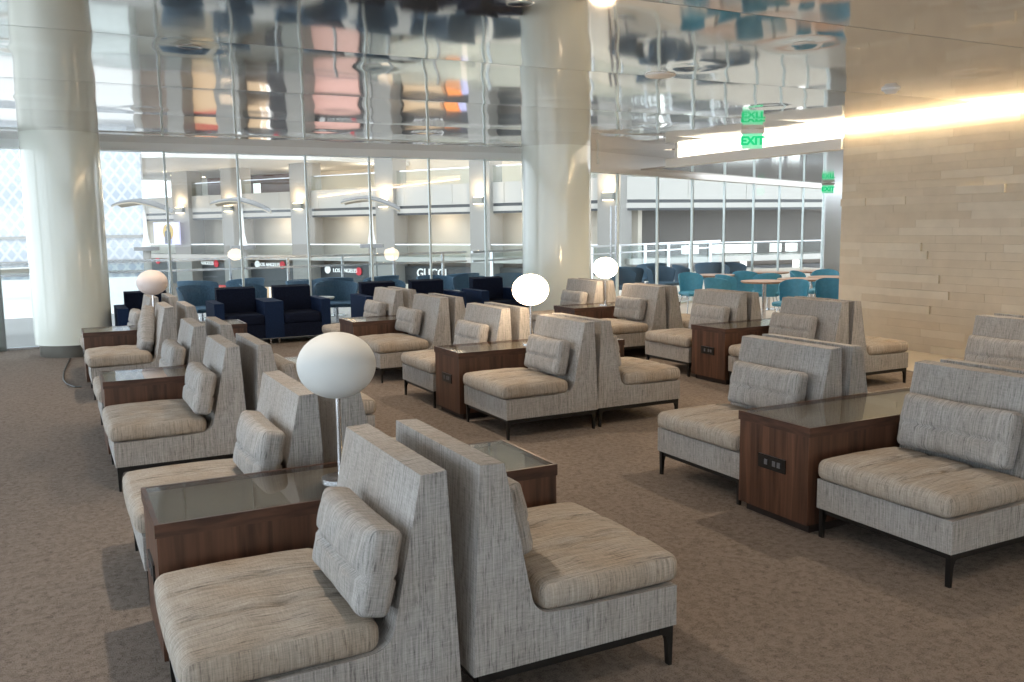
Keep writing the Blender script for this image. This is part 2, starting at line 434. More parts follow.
# two steel door posts standing by the angled glass
for sgn, px in enumerate((610, 615)):
    pass
bm = bmesh.new()
p1, p2 = at(611.5, 14.2), at(616.5, 14.2)
for p in (p1, p2): tube(bm, [(p.x, p.y, .95), (p.x, p.y, 1.9)], .02)
tube(bm, [(p1.x, p1.y, 1.), (p2.x, p2.y, 1.)], .012); tube(bm, [(p1.x, p1.y, 0), (p1.x, p1.y, 1.)], .02)
tag(link_mesh('door_pull', bm, M['chrome'], smooth=40), 'pair of upright steel pull bars by the glass behind the lit lamp', 'handle')

# columns
def column(x, y, r, label, ringmat):
    t = thing('round_column', label, 'column', (x, y, 0))
    bm = bmesh.new(); lathe(bm, [(0, .16), (r, .16), (r, 2.87), (0, 2.87)], n=72); link_mesh('shaft', bm, M['column'], t, 40)
    bm = bmesh.new(); lathe(bm, [(0, 0), (r-.05, 0), (r-.05, .16), (0, .16)], n=64); link_mesh('base_drum', bm, ringmat, t, 40)
    return t
column(.205, 13.05, .465, 'glossy pale green-white round column standing in front of the grey window post', M['base_metal'])
column(7.35, 12.68, .56, 'glossy cream round column behind the lit globe lamps where the glass wall bends', M['base_metal'])
bm = bmesh.new(); lathe(bm, [(.10, .152), (.11, .152), (.11, .16), (.10, .16)], n=20)
# ------------------------------------------------------------------ lounge chairs
D, W = .81, .77
def make_chair():
    t = thing('lounge_chair', 'x', 'chair')
    bm = bmesh.new()
    arc = []
    cx, cz, r = .515, .415, .080
    for i in range(7):
        a = -PI/2+i/6*(PI/2-.16); arc.append((cx+r*math.cos(a), cz+r*math.sin(a)-.02))
    prof = [(0, .155), (0, .305), (.43, .31)]+arc+[(.69, .850), (.775, .854), (.810, .155)]
    prism(bm, prof, -W/2, W/2)
    bevel(bm, .038, 5, 28)
    link_mesh('upholstered_shell', bm, M['fabric'], t, 50)
    # seat cushion with two pulled creases and a button hollow
    sx, sy, sz = .578, W-.012, .104
    def disp(w, p):
        u, v = w.x/(sx/2), w.y/(sy/2)
        z = w.z
        if z > 0:
            z += .026*(1-abs(u)**3)*(1-abs(v)**4)
            for c in (-.33, .33): z -= .021*math.exp(-((v-c)/.065)**2)*(1-max(0, -u)**5)
            for c in (-.33, .33): z -= .016*math.exp(-((v-c)/.09)**2-((u-.15)/.13)**2)
            z += .0035*math.sin(u*9+3*v)*math.sin(v*7)*(1-u*u)
        y = w.y*(1+.012*math.cos(u*PI/2)); x = w.x-(.012*math.cos(v*PI/2) if u < 0 else 0)
        return Vector((x, y, z))
    bm = soft_box(sx, sy, sz, .040, 54, disp)
    bmesh.ops.translate(bm, vec=(.264, 0, .361), verts=bm.verts)
    link_mesh('seat_cushion', bm, M['seat'], t, 180)
    bm = bmesh.new()
    for y in (-W/2+.012, W/2-.036): box(bm, .02, .796, y, y+.024, .122, .157)
    for x in (.02, .772): box(bm, x, x+.024, -W/2+.012, W/2-.012, .125, .157)
    link_mesh('underframe', bm, M['steel_black'], t)
    for x, sxn in ((.008, 1), (.79, -1)):
        for y in (-W/2+.008, W/2-.032):
            bm = bmesh.new()
            pr = [(x, .155), (x+.004*sxn, .0), (x+.018*sxn, .0), (x+.024*sxn, .09), (x+.034*sxn, .118), (x+.06*sxn, .13), (x+.06*sxn, .155)]
            prism(bm, pr, y, y+.024); bevel(bm, .003, 1)
            link_mesh('leg', bm, M['steel_black'], t, 40)
    return t
chair0 = make_chair()
def pillow_mesh():
    sx, sy, sz = .125, .54, .28
    def disp(w, p):
        u, v, q = w.x/(sx/2), w.y/(sy/2), w.z/(sz/2)
        s = 1+.22*(1-abs(v)**3)*(1-abs(q)**3)
        x = w.x*s*(1-.22*max(abs(v), abs(q))**6)
        x -= math.copysign(.030, x)*math.exp(-((q+.08)/.05)**2)*(1-abs(v)**8) if abs(x) > .02 else 0
        x += .003*math.sin(v*11+q*5)*(1-q*q)
        y = w.y*(1-.035*(abs(q)**2)*0+.012*math.cos(q*PI/2)); z = w.z*(1-.05*(1-abs(v)**2))
        return Vector((x, y, z))
    return soft_box(sx, sy, sz, .032, 48, disp)
pil0 = link_mesh('lumbar_pillow', pillow_mesh(), M['fabric'], smooth=180)
pil0['category'] = 'pillow'

T_TOP = .565
def make_table():
    t = thing('side_table', 'x', 'table')
    TW, TD = .53, 1.64
    bm = bmesh.new(); box(bm, 0, TD, -TW/2+.008, TW/2-.008, .05, .525); link_mesh('carcass', bm, M['walnut'], t)
    bm = bmesh.new(); box(bm, .04, TD-.02, -TW/2+.03, TW/2-.03, 0, .05); link_mesh('plinth', bm, M['plinth'], t)
    bm = bmesh.new()
    box(bm, -.006, .012, -TW/2, TW/2, .515, T_TOP); box(bm, TD-.012, TD+.002, -TW/2, TW/2, .515, T_TOP)
    for s in (-1, 1): box(bm, .012, TD-.012, s*TW/2-(.014 if s > 0 else 0), s*TW/2+(0 if s > 0 else .014), .515, T_TOP)
    link_mesh('rim', bm, M['walnut_rim'], t)
    bm = bmesh.new(); box(bm, .012, TD-.012, -TW/2+.014, TW/2-.014, .525, .545); link_mesh('inlay', bm, M['table_inlay'], t)
    bm = bmesh.new(); box(bm, .012, TD-.012, -TW/2+.014, TW/2-.014, .552, T_TOP-.001); link_mesh('glass_top', bm, M['table_glass'], t)
    bm = bmesh.new(); box(bm, -.008, 0, -.10, .10, .285, .36); s = link_mesh('power_outlet', bm, M['black_plastic'], t)
    s['label'] = 'black power outlet plate'
    for y in (-.065, -.03, .03):
        bm = bmesh.new(); box(bm, -.011, -.006, y, y+.022, .308, .337); link_mesh('socket', bm, M['socket'], s)
    return t
table0 = make_table()
used = dict(c=False, t=False, p=False)
def place(kind, x, y, rz, label, group):
    src = {'c': chair0, 't': table0}[kind]
    if not used[kind]:
        used[kind] = True; src.location = (x, y, 0); src.rotation_euler = (0, 0, rz); src['label'] = label; src['group'] = group; return src
    return dup(src, (x, y, 0), rz, label, group)
def pillow(front, y, facing, label, tilt=0., dy=0., roll=0., s=1.):
    """leans on the back of a chair whose front edge is at front; facing -1 looks to -x"""
    global pil0
    if not used['p']: o = pil0; used['p'] = True
    else: o = pil0.copy(); C.objects.link(o)
    k = -facing
    o.location = (front+k*(.545), y, .572)
    lean = .2*k
    M4 = Matrix.Rotation(lean, 4, 'Y') @ Matrix.Rotation(tilt, 4, 'X')
    if k < 0: M4 = Matrix.Rotation(lean, 4, 'Y') @ Matrix.Rotation(PI, 4, 'Z') @ Matrix.Rotation(tilt, 4, 'X')
    o.rotation_euler = M4.to_euler(); o.scale = (1, s, 1)
    o['label'] = label; o['group'] = 'lumbar pillows on the lounge chairs'
    return o
def lounge(front, yn, yf, facing, text, ptext=None, py=None, rot=0., tilt=0., psc=1., dz=0.):
    yc = (yn+yf)/2
    place('c', front, yc, (0 if facing < 0 else PI)+rot, text, 'grey tweed lounge chairs')
    if ptext: 
        o = pillow(front, py if py is not None else yc, facing, ptext, tilt, s=psc); o.location.z += dz
def table(front, yc, facing, text):
    place('t', front, yc, (0 if facing < 0 else PI), text, 'walnut side tables between the lounge chairs')
TW = 'grey tweed lounge chair '
PW = 'grey tweed lumbar pillow '
# row A (by the left aisle): pairs share a table, the other side of the row looks the other way
FA, BA = .265, 1.93
lounge(FA, 2.48, 3.25, -1, TW+'nearest of all, before the big unlit globe lamp', PW+'on the nearest chair below the big unlit globe', 2.72)
table(FA, 3.56, -1, 'walnut side table under the big unlit globe lamp')
lounge(FA, 3.98, 4.75, -1, TW+'just behind the big unlit globe\'s walnut table, facing the aisle', PW+'on the chair behind the big unlit globe\'s table', 4.22)
lounge(FA, 5.87, 6.64, -1, TW+'third along the left aisle, in front of the lampless window-bright table', PW+'on the third chair along the left aisle', 6.10)
table(FA, 6.97, -1, 'walnut side table with no lamp, along the left aisle')
lounge(FA, 7.30, 8.07, -1, TW+'fourth along the left aisle, behind the table with no lamp', PW+'on the fourth chair along the left aisle', 7.55)
lounge(FA, 9.28, 10.05, -1, TW+'fifth along the left aisle, its pillow turned on a corner', PW+'turned on its corner, leaning on the fifth aisle chair', 9.75, tilt=.72)
table(FA-.02, 10.38, -1, 'walnut side table under the pinkish globe lamp beside the left column')
lounge(FA, 10.70, 11.47, -1, TW+'last along the left aisle, behind the pinkish globe lamp', PW+'on the last aisle chair behind the pinkish globe', 10.9)
lounge(BA, 2.48, 3.25, 1, TW+'nearest one facing right, back to back with the nearest chair', PW+'half seen behind the back of the nearest right-facing chair', 2.95)
lounge(BA, 3.98, 4.75, 1, TW+'facing right behind the pole of the big unlit globe')
lounge(BA, 5.87, 6.64, 1, TW+'facing right, its back behind the third aisle chair', PW+'peeping out left of the big unlit globe', 6.2)
lounge(BA, 7.30, 8.07, 1, TW+'facing right, its back behind the fourth aisle chair')
lounge(BA, 9.28, 10.05, 1, TW+'facing right, its back behind the fifth aisle chair')
lounge(BA, 10.70, 11.47, 1, TW+'facing right behind the pinkish globe lamp')
# row B
FB, BB = 2.95, 4.585
lounge(FB, 5.85, 6.62, -1, TW+'in front of the first lit globe lamp, beside its walnut table', PW+'on the chair in front of the first lit globe', 6.20)
table(FB-.01, 6.95, -1, 'walnut side table with power outlet carrying the nearer lit globe lamp')
lounge(FB-.02, 7.25, 8.02, -1, TW+'behind the table of the nearer lit globe, its side glowing orange', PW+'on the chair beside the orange-lit chair back', 7.62)
lounge(FB, 8.73, 9.50, -1, TW+'in the middle row before the lampless middle table', PW+'on the middle-row chair near the lampless table', 9.33)
table(FB-.02, 9.82, -1, 'walnut side table with no lamp in the middle row, near the navy armchairs')
lounge(FB, 10.12, 10.89, -1, TW+'farthest in the middle row, next to the navy armchairs', PW+'on the farthest chair of the middle row', 10.5)
lounge(BB, 5.88, 6.65, 1, TW+'facing right, back to back with the chair before the lit globe', PW+'behind the right-facing chair of the middle row', 6.3)
lounge(BB, 7.25, 8.02, 1, TW+'facing right, its back glowing orange under the nearer lit globe')
lounge(BB, 8.73, 9.50, 1, TW+'facing right, behind the middle-row chair with upright pillow', PW+'at the edge of the fourth middle-row back', 9.1)
lounge(BB, 10.12, 10.89, 1, TW+'facing right at the far end of the middle row')
# row C (behind, in front of the cream column)
FC, BC = 5.80, 7.44
lounge(FC, 8.74, 9.51, -1, TW+'in front of the farther lit globe, beside its table', PW+'on the chair in front of the farther lit globe', 9.15)
table(FC, 9.82, -1, 'walnut side table carrying the farther lit globe lamp')
lounge(FC, 10.12, 10.89, -1, TW+'beside the cream column, behind the farther lit globe\'s table', PW+'on the chair beside the cream column', 10.5)
lounge(BC, 8.74, 9.51, 1, TW+'facing right behind the chair before the farther lit globe', PW+'showing past the back before the stone-floored cafe', 9.2)
lounge(BC, 10.12, 10.89, 1, TW+'facing right with an orange-lit side, beside the cream column')
# row D
FD, BD = 5.87, 7.50
lounge(FD, 6.00, 6.77, -1, TW+'behind the pair by the large right table, near the stone wall', PW+'on the chair between the two right-hand walnut tables', 6.48)
table(FD, 7.08, -1, 'walnut side table with outlet in front of the teal cafe chairs')
lounge(FD, 7.39, 8.16, -1, TW+'directly in front of the teal cafe chairs', PW+'on the chair directly in front of the teal cafe chairs', 7.72)
lounge(BD, 6.00, 6.77, 1, TW+'facing the stone wall, seat tinted warm by the wall light', None)
lounge(BD, 7.39, 8.16, 1, TW+'facing the stone wall, its back before the round cafe tables')
# row E
FE, BE = 3.39, 5.03
lounge(FE, 2.45, 3.22, -1, TW+'largest on the right, cut by the right edge of the picture', PW+'on the largest right-hand chair', 2.85, psc=1.12)
table(FE-.03, 3.51, -1, 'largest walnut side table, with power outlet, between the two near right chairs')
lounge(FE, 3.80, 4.57, -1, TW+'just beyond the largest walnut table on the right', PW+'on the chair just beyond the largest walnut table', 4.18, psc=1.08)
lounge(BE, 2.43, 3.20, 1, TW+'whose back top shows behind the largest chair')
lounge(BE, 3.80, 4.57, 1, TW+'back to back with the one beyond the largest table')
# row F
lounge(FD-.06, 3.82, 4.59, -1, TW+'at the far right edge in front of the stone wall', PW+'on the chair at the far right edge', 4.24, psc=1.1)
lounge(BD, 3.82, 4.59, 1, TW+'facing the stone wall at the far right edge')

# globe lamps
def lamp(x, y, m, label):
    t = thing('globe_lamp', label, 'lamp', (x, y, T_TOP-.001), 0, 'globe table lamps')
    bm = bmesh.new(); lathe(bm, [(0, 0), (.078, 0), (.078, .010), (.06, .013), (0, .013)], n=40); link_mesh('base', bm, M['chrome'], t, 40)
    bm = bmesh.new(); lathe(bm, [(0, .012), (.0105, .012), (.0105, .36), (0, .36)], n=16); link_mesh('pole', bm, M['chrome'], t, 40)
    bm = bmesh.new(); n = 28; R_, Hh = .160, .136
    prof = [(R_*math.sin(PI*i/n), .48-Hh*math.cos(PI*i/n)) for i in range(n+1)]
    prof[0] = (0, prof[0][1]); prof[-1] = (0, prof[-1][1])
    lathe(bm, prof, n=48); link_mesh('globe_shade', bm, m, t, 180)
    return t
lamp(1.01, 3.545, M['white_glass'], 'big unlit white globe table lamp on a slim chrome pole, nearest of the four')
lamp(3.72, 6.88, M['globe_on'], 'glowing globe table lamp in the middle row, nearer of the two lit ones')
lamp(6.41, 9.80, M['globe_on'], 'glowing globe table lamp in front of the cream column edge, farther lit one')
lamp(.955, 10.36, M['opal_pink'], 'pinkish unlit globe table lamp near the left column')

# power cord on the carpet by the left column
bm = bmesh.new()
tube(bm, [(.13, 12.5, .01), (.09, 12.0, .01), (.04, 11.3, .01), (.03, 10.7, .01), (.06, 10.4, .01), (.13, 10.15, .01), (.19, 10.12, .01)], .008, 6)
tag(link_mesh('power_cord', bm, M['cord']), 'black power cord lying on the carpet by the left column', 'cord')

# ------------------------------------------------------------------ navy armchairs
def make_armchair():
    t = thing('armchair', 'x', 'armchair')
    w, d, a = .80, .76, .13
    for s in (-1, 1):
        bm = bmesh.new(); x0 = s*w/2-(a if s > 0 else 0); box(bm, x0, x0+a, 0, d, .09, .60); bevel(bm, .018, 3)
        link_mesh('arm', bm, M['navy_lit'], t, 50)
    bm = bmesh.new(); box(bm, -w/2+a, w/2-a, .01, d-.1, .09, .28); bevel(bm, .01, 2); link_mesh('seat_base', bm, M['navy'], t, 50)
    bm = soft_box(w-2*a-.01, .58, .15, .035, 14); bmesh.ops.translate(bm, vec=(0, .29, .35), verts=bm.verts); link_mesh('seat_cushion', bm, M['navy'], t, 180)
    bm = bmesh.new(); prism(bm, [(.56, .09), (.60, .76), (.74, .78), (.76, .09)], -w/2+a, w/2-a, 'x')
    bevel(bm, .02, 3); link_mesh('backrest', bm, M['navy'], t, 50)
    for sx in (-1, 1):
        for y in (.03, d-.05):
            bm = bmesh.new(); tube(bm, [(sx*(w/2-.06), y, 0), (sx*(w/2-.06), y, .1)], .014); link_mesh('leg', bm, M['chrome'], t, 40)
    return t
nav = make_armchair(); nav.location = (2.32, 12.55, 0)
tag(nav, 'dark navy cube armchair, left one of the joined pair behind the left row', 'armchair', 'navy armchairs along the glass wall')
for x, rz, lab in ((3.12, 0, 'dark navy cube armchair, right one of the joined pair, whole front visible'),
                   (1.12, 0, 'dark navy cube armchair beside the grey window post and pinkish globe'),
                   (4.45, 0, 'dark navy cube armchair with a blue-lit arm behind the middle row\'s far chair'),
                   (5.26, 0, 'dark navy cube armchair showing only its back above the middle row'),
                   (6.32, 0, 'dark navy cube armchair left of the cream column')):
    dup(nav, (x, 12.55, 0), rz, lab)
def side_table(x, y, h, r, m, label, group='small round tables by the armchairs'):
    t = thing('round_table', label, 'table', (x, y, 0), 0, group)
    bm = bmesh.new(); lathe(bm, [(0, h-.03), (r*.95, h-.03), (r, h-.015), (r, h), (0, h)], n=36); link_mesh('tabletop', bm, m, t, 40)
    bm = bmesh.new(); lathe(bm, [(0, .0), (.032, 0), (.032, h-.03), (0, h-.03)], n=16); link_mesh('pedestal', bm, M['chrome'], t, 40)
    bm = bmesh.new(); lathe(bm, [(0, 0), (r*.62, 0), (r*.62, .008), (.04, .02), (0, .02)], n=32); link_mesh('foot', bm, M['chrome'], t, 40)
    return t

# ------------------------------------------------------------------ terrace beyond the glass
bm = bmesh.new(); prism(bm, [(-6, GY), (8.12, GY), (8.5, 13.4), (9.0, 13.7), (24, 20.8), (22.5, 25.5), (8.6, 19.2), (-6, 19.2)], -.35, -.012, 'z')
struct('floor.002', bm, M['paving'])
def railing(a, b, n, label):
    a, b = Vector(a), Vector(b); L = (b-a).length; rz = math.atan2(b.y-a.y, b.x-a.x)
    t = thing('glass_railing', label, 'railing', (a.x, a.y, 0), rz, 'terrace railings')
    bm = bmesh.new(); box(bm, 0, L, -.03, .03, 1.0, 1.05); link_mesh('handrail', bm, M['chrome'], t)
    bm = bmesh.new(); box(bm, 0, L, -.05, -.02, .80, .84); link_mesh('lower_rail', bm, M['chrome'], t)
    for i in range(n): 
        bm = bmesh.new(); x = L*(i+.5)/n; box(bm, x-.02, x+.02, -.04, .04, 0, 1.0); link_mesh('post', bm, M['chrome'], t)
    bm = bmesh.new(); box(bm, 0, L, .03, .04, .05, .98); link_mesh('glass_panel', bm, M['rail_glass'], t)
railing((-2, 18.6), (8.4, 18.6), 9, 'steel and glass railing at the terrace edge left of the cream column')
railing((8.5, 18.5), (20, 23.6), 9, 'steel and glass railing at the terrace edge right of the cream column')

def shell_chair(name, w, d, seat_z, back_z, m, leg, label, cat, wing=.55, tilt=.0):
    """tub chair: wrap-round back, seat pad, base"""
    t = thing(name, label, cat)
    bm = bmesh.new(); n = 20; rings = []
    for i in range(n+1):
        a = -PI*wing+2*PI*wing*i/n
        f = math.cos(a*.5/wing*.98)                     # lower towards the arms
        top = seat_z+(back_z-seat_z)*(.45+.55*max(0, f)**.25)
        ca, sa = math.sin(a), math.cos(a)
        o_ = (w/2*ca, d/2*sa+.02)
        rings.append([bm.verts.new((o_[0]*k, o_[1]*k, z)) for k, z in ((.80, seat_z-.08), (1.0, top), (.94, top+.004), (.74, seat_z-.08))])
    for a, b in zip(rings, rings[1:]):
        for k in range(4): bm.faces.new((a[k], a[(k+1) % 4], b[(k+1) % 4], b[k]))
    bm.faces.new(rings[0][::-1]); bm.faces.new(rings[-1])
    bevel(bm, .006, 2, 40)
    link_mesh('shell_back', bm, m, t, 60)
    bm = soft_box(w*.80, d*.86, .07, .03, 12); bmesh.ops.translate(bm, vec=(0, -.03, seat_z-.03), verts=bm.verts); link_mesh('seat', bm, m, t, 180)
    if leg == 'four':
        for sx in (-1, 1):
            for sy in (-1, 1):
                bm = bmesh.new(); tube(bm, [(sx*.14, sy*.12, seat_z-.07), (sx*.22, sy*.21, 0)], .009); link_mesh('leg', bm, M['chrome'], t, 60)
    else:
        bm = bmesh.new(); tube(bm, [(0, 0, .02), (0, 0, seat_z-.05)], .028); lathe(bm, [(0, 0), (.24, 0), (.24, .012), (0, .03)], n=28); link_mesh('pedestal_base', bm, M['chrome'], t, 40)
    return t
blue = shell_chair('swivel_chair', .74, .66, .38, .72, M['blue'], 'ped', 'x', 'chair')
BL = [((2.10, 15.0), .5, 'slate-blue tub chair on the terrace, large behind the pinkish globe and navy pair'),
      ((2.35, 17.0), 2.6, 'slate-blue tub chair, far small one left above the navy pair'),
      ((3.2, 17.2), 3.4, 'slate-blue tub chair, far small one above the joined navy pair'),
      ((3.05, 14.95), 1.2, 'slate-blue tub chair showing between the two navy chair backs'),
      ((3.95, 15.5), .3, 'slate-blue tub chair above the right navy armchair, behind a mullion'),
      ((4.22, 14.65), -.3, 'slate-blue tub chair right of the joined navy pair'),
      ((4.65, 16.3), 2.9, 'slate-blue tub chair below the white LOS ANGELES lettering'),
      ((5.55, 16.3), 3.4, 'slate-blue tub chair below the red sign disc'),
      ((5.15, 14.75), .2, 'slate-blue tub chair behind the navy chair with the blue-lit arm'),
      ((6.30, 15.3), .1, 'slate-blue tub chair below the GUCCI sign'),
      ((6.75, 14.7), -.2, 'slate-blue tub chair right of the GUCCI sign, nearer of two'),
      ((7.15, 16.1), 3.2, 'slate-blue tub chair right of the GUCCI sign, farther of two'),
      ((7.75, 15.0), 0, 'slate-blue tub chair against the left side of the cream column'),
      ((10.3, 15.0), .4, 'dark blue tub chair just right of the farther lit globe, outside'),
      ((11.1, 16.1), 2.2, 'dark blue tub chair outside, second right of the farther lit globe'),
      ((11.6, 15.5), .2, 'dark blue tub chair outside behind the first teal chair'),
      ((12.5, 17.2), 3.0, 'dark blue tub chair outside, far one behind the first teal chair'),
      ((12.5, 15.8), 1.0, 'dark blue tub chair outside left of the tall dark chair back'),
      ((13.8, 16.6), 2.6, 'dark blue tub chair outside, tallest back above the teal chairs'),
      ((14.0, 15.9), .3, 'dark blue tub chair outside above the near cafe table')]
for i, ((x, y), rz, lab) in enumerate(BL):
    if i == 0:
        blue.location = (x, y, -.012); blue.rotation_euler = (0, 0, rz); blue['label'] = lab; blue['group'] = 'blue tub chairs on the terrace'
    else: dup(blue, (x, y, -.012), rz, lab)
side_table(2.45, 14.3, .50, .26, M['pale_top'], 'small pale round table beside the left navy armchair')
side_table(3.80, 14.25, .50, .26, M['pale_top'], 'small pale round table right of the joined navy pair')
side_table(6.05, 14.25, .50, .24, M['pale_top'], 'small pale round table between the two navy chairs left of the cream column')
# bar table and dark chair outside the far left glass
t = thing('bar_table', 'long pale bar table outside the glass left of the left column', 'table', (-.35, 15.9, -.012), .3)
bm = bmesh.new(); box(bm, -1.2, .45, -.35, .35, 1.0, 1.06); link_mesh('tabletop', bm, M['pale_top'], t)
for x in (-1.1, .1):
    bm = bmesh.new(); box(bm, x, x+.07, -.04, .04, 0, 1.0); link_mesh('leg', bm, M['chrome'], t)
dk = shell_chair('terrace_chair', .62, .6, .5, .95, M['dark'], 'ped', 'dark tub chair outside the glass left of the left column', 'chair')
dk.location = (.05, 15.3, -.012); dk.rotation_euler = (0, 0, 1.6)

# ------------------------------------------------------------------ cafe end: teal chairs and round tables
teal = shell_chair('cafe_chair', .50, .48, .44, .76, M['teal'], 'four', 'x', 'chair', wing=.42)
K = 1.05
TE = [((9.33, 11.65), -.2, 'teal tub chair, leftmost of the cafe chairs, back turned to us'),
      ((10.55, 11.75), 2.2, 'teal tub chair beside the leftmost, seat turned this way'),
      ((9.6, 11.05), 1.6, 'teal tub chair left of the near round cafe table, farther of two'),
      ((8.92, 10.5), 1.9, 'dark-sided teal tub chair at the left of the near round cafe table'),
      ((10.3, 11.0), 2.6, 'teal tub chair behind the near round cafe table'),
      ((9.22, 9.35), -1.2, 'teal tub chair at the right of the near round cafe table'),
      ((9.80, 9.15), -.6, 'teal tub chair rightmost, beside the corner of the stone wall'),
      ((11.6, 11.0), -.9, 'teal tub chair far right behind the rightmost one'),
      ((11.1, 10.95), .4, 'teal tub chair in the middle, behind the second round table')]
for i, ((x, y), rz, lab) in enumerate(TE):
    if i == 0: teal.location = (x*K, y*K, 0); teal.rotation_euler = (0, 0, rz); teal['label'] = lab; teal['group'] = 'teal cafe chairs'
    else: dup(teal, (x*K, y*K, 0), rz, lab)
TB = [((9.93, 11.85), 'round wooden cafe table by the leftmost teal chair'), ((11.26, 11.96), 'round wooden cafe table behind the near one, before the glass'),
      ((9.42, 10.10), 'nearest round wooden cafe table among the teal chairs'), ((10.23, 10.19), 'round wooden cafe table right of the nearest one'),
      ((12.04, 11.72), 'farthest round wooden cafe table near the wall corner'), ((10.95, 10.27), 'round wooden cafe table cut by the stone wall corner')]
for (x, y), lab in TB:
    side_table(x*K, y*K, .70, .36, M['oak'], lab, 'round wooden cafe tables')

bm = bmesh.new(); box(bm, 9.72, 24.3, 8.70, 8.85, 0, 2.62); struct('wall_rear.001', bm, M['warm_white'])
bm = bmesh.new(); box(bm, 24, 24.3, 8.85, 20.2, 0, 2.62); struct('wall_right.001', bm, M['warm_white'])
# exit signs
def exit_sign(x, y, z, rz, label, ceilz):
    t = thing('exit_sign', label, 'sign', (x, y, z), rz, 'green exit signs')
    bm = bmesh.new(); lathe(bm, [(0, ceilz-z-.012), (.07, ceilz-z-.012), (.07, ceilz-z+.002), (0, ceilz-z+.002)], n=24); box(bm, -.15, .15, -.03, .03, ceilz-z-.065, ceilz-z-.01)
    link_mesh('housing', bm, M['white'], t, 40)
    bm = bmesh.new(); h = ceilz-z-.065; box(bm, -.135, .135, -.006, .006, h-.20, h); link_mesh('panel', bm, M['exit_pale'], t)
    sign_text('lettering', 'EXIT', .15, (0, -.008, h-.10), 0, M['exit_green'], t, .006)
    return t
exit_sign(8.45, 9.35, 2.55, -.55, 'green lit exit sign hanging from the mirrored ceiling before the white trough', CEIL)
exit_sign(17.2, 16.3, 2.3, -.6, 'small green lit exit sign over the end of the angled glass wall', 2.57)

# recessed fixtures
ring_labels = ['over the middle of the left row', 'in front of the white smoke detector side', 'near the top edge over the near right chairs', 'over the left aisle row',
  'over the far left row', 'by the top left, before the left column', 'over the stone-wall side at the top right', 'before the cream column',
  'over the right rows near the exit sign', 'at the top centre edge', 'over the row by the stone wall', 'at the top edge, right of centre', 'left, in front of the left column',
  'closest to the left column', 'next to the header above the window glass', 'by the header left of the cream column']
lens_m = plain('lens', (.06, .055, .05), .3)
dl = None
for (x, y), lab in zip(DOWN, ring_labels):
    z = CEIL-.004
    if dl is None:
        t = thing('recessed_downlight', 'round recessed downlight '+lab, 'light', (x, y, z), 0, 'downlights in the mirrored ceiling')
        bm = bmesh.new(); lathe(bm, [(.045, .02), (.062, .004), (.078, 0), (.085, .004), (.085, .02)], n=32); link_mesh('trim_ring', bm, M['chrome'], t, 50)
        bm = bmesh.new(); lathe(bm, [(0, .018), (.045, .018), (.046, .03), (0, .03)], n=24); link_mesh('lens', bm, lens_m, t, 50)
        dl = t
    else: dup(dl, (x, y, z), 0, 'round recessed downlight '+lab)
bm = bmesh.new(); lathe(bm, [(0, -.055), (.05, -.05), (.062, -.03), (.085, -.02), (.085, .01), (0, .01)], n=32)
o = tag(link_mesh('smoke_detector', bm, M['white'], smooth=40), 'white smoke detector on the ceiling before the stone wall', 'detector'); o.location = (7.18, 6.07, CEIL)
bm = bmesh.new(); lathe(bm, [(0, -.02), (.12, -.018), (.13, -.01), (.13, .01), (0, .01)], n=36)
o = tag(link_mesh('ceiling_speaker', bm, M['white'], smooth=40), 'pale round ceiling speaker over the middle of the room', 'speaker'); o.location = (4.67, 6.3, CEIL)

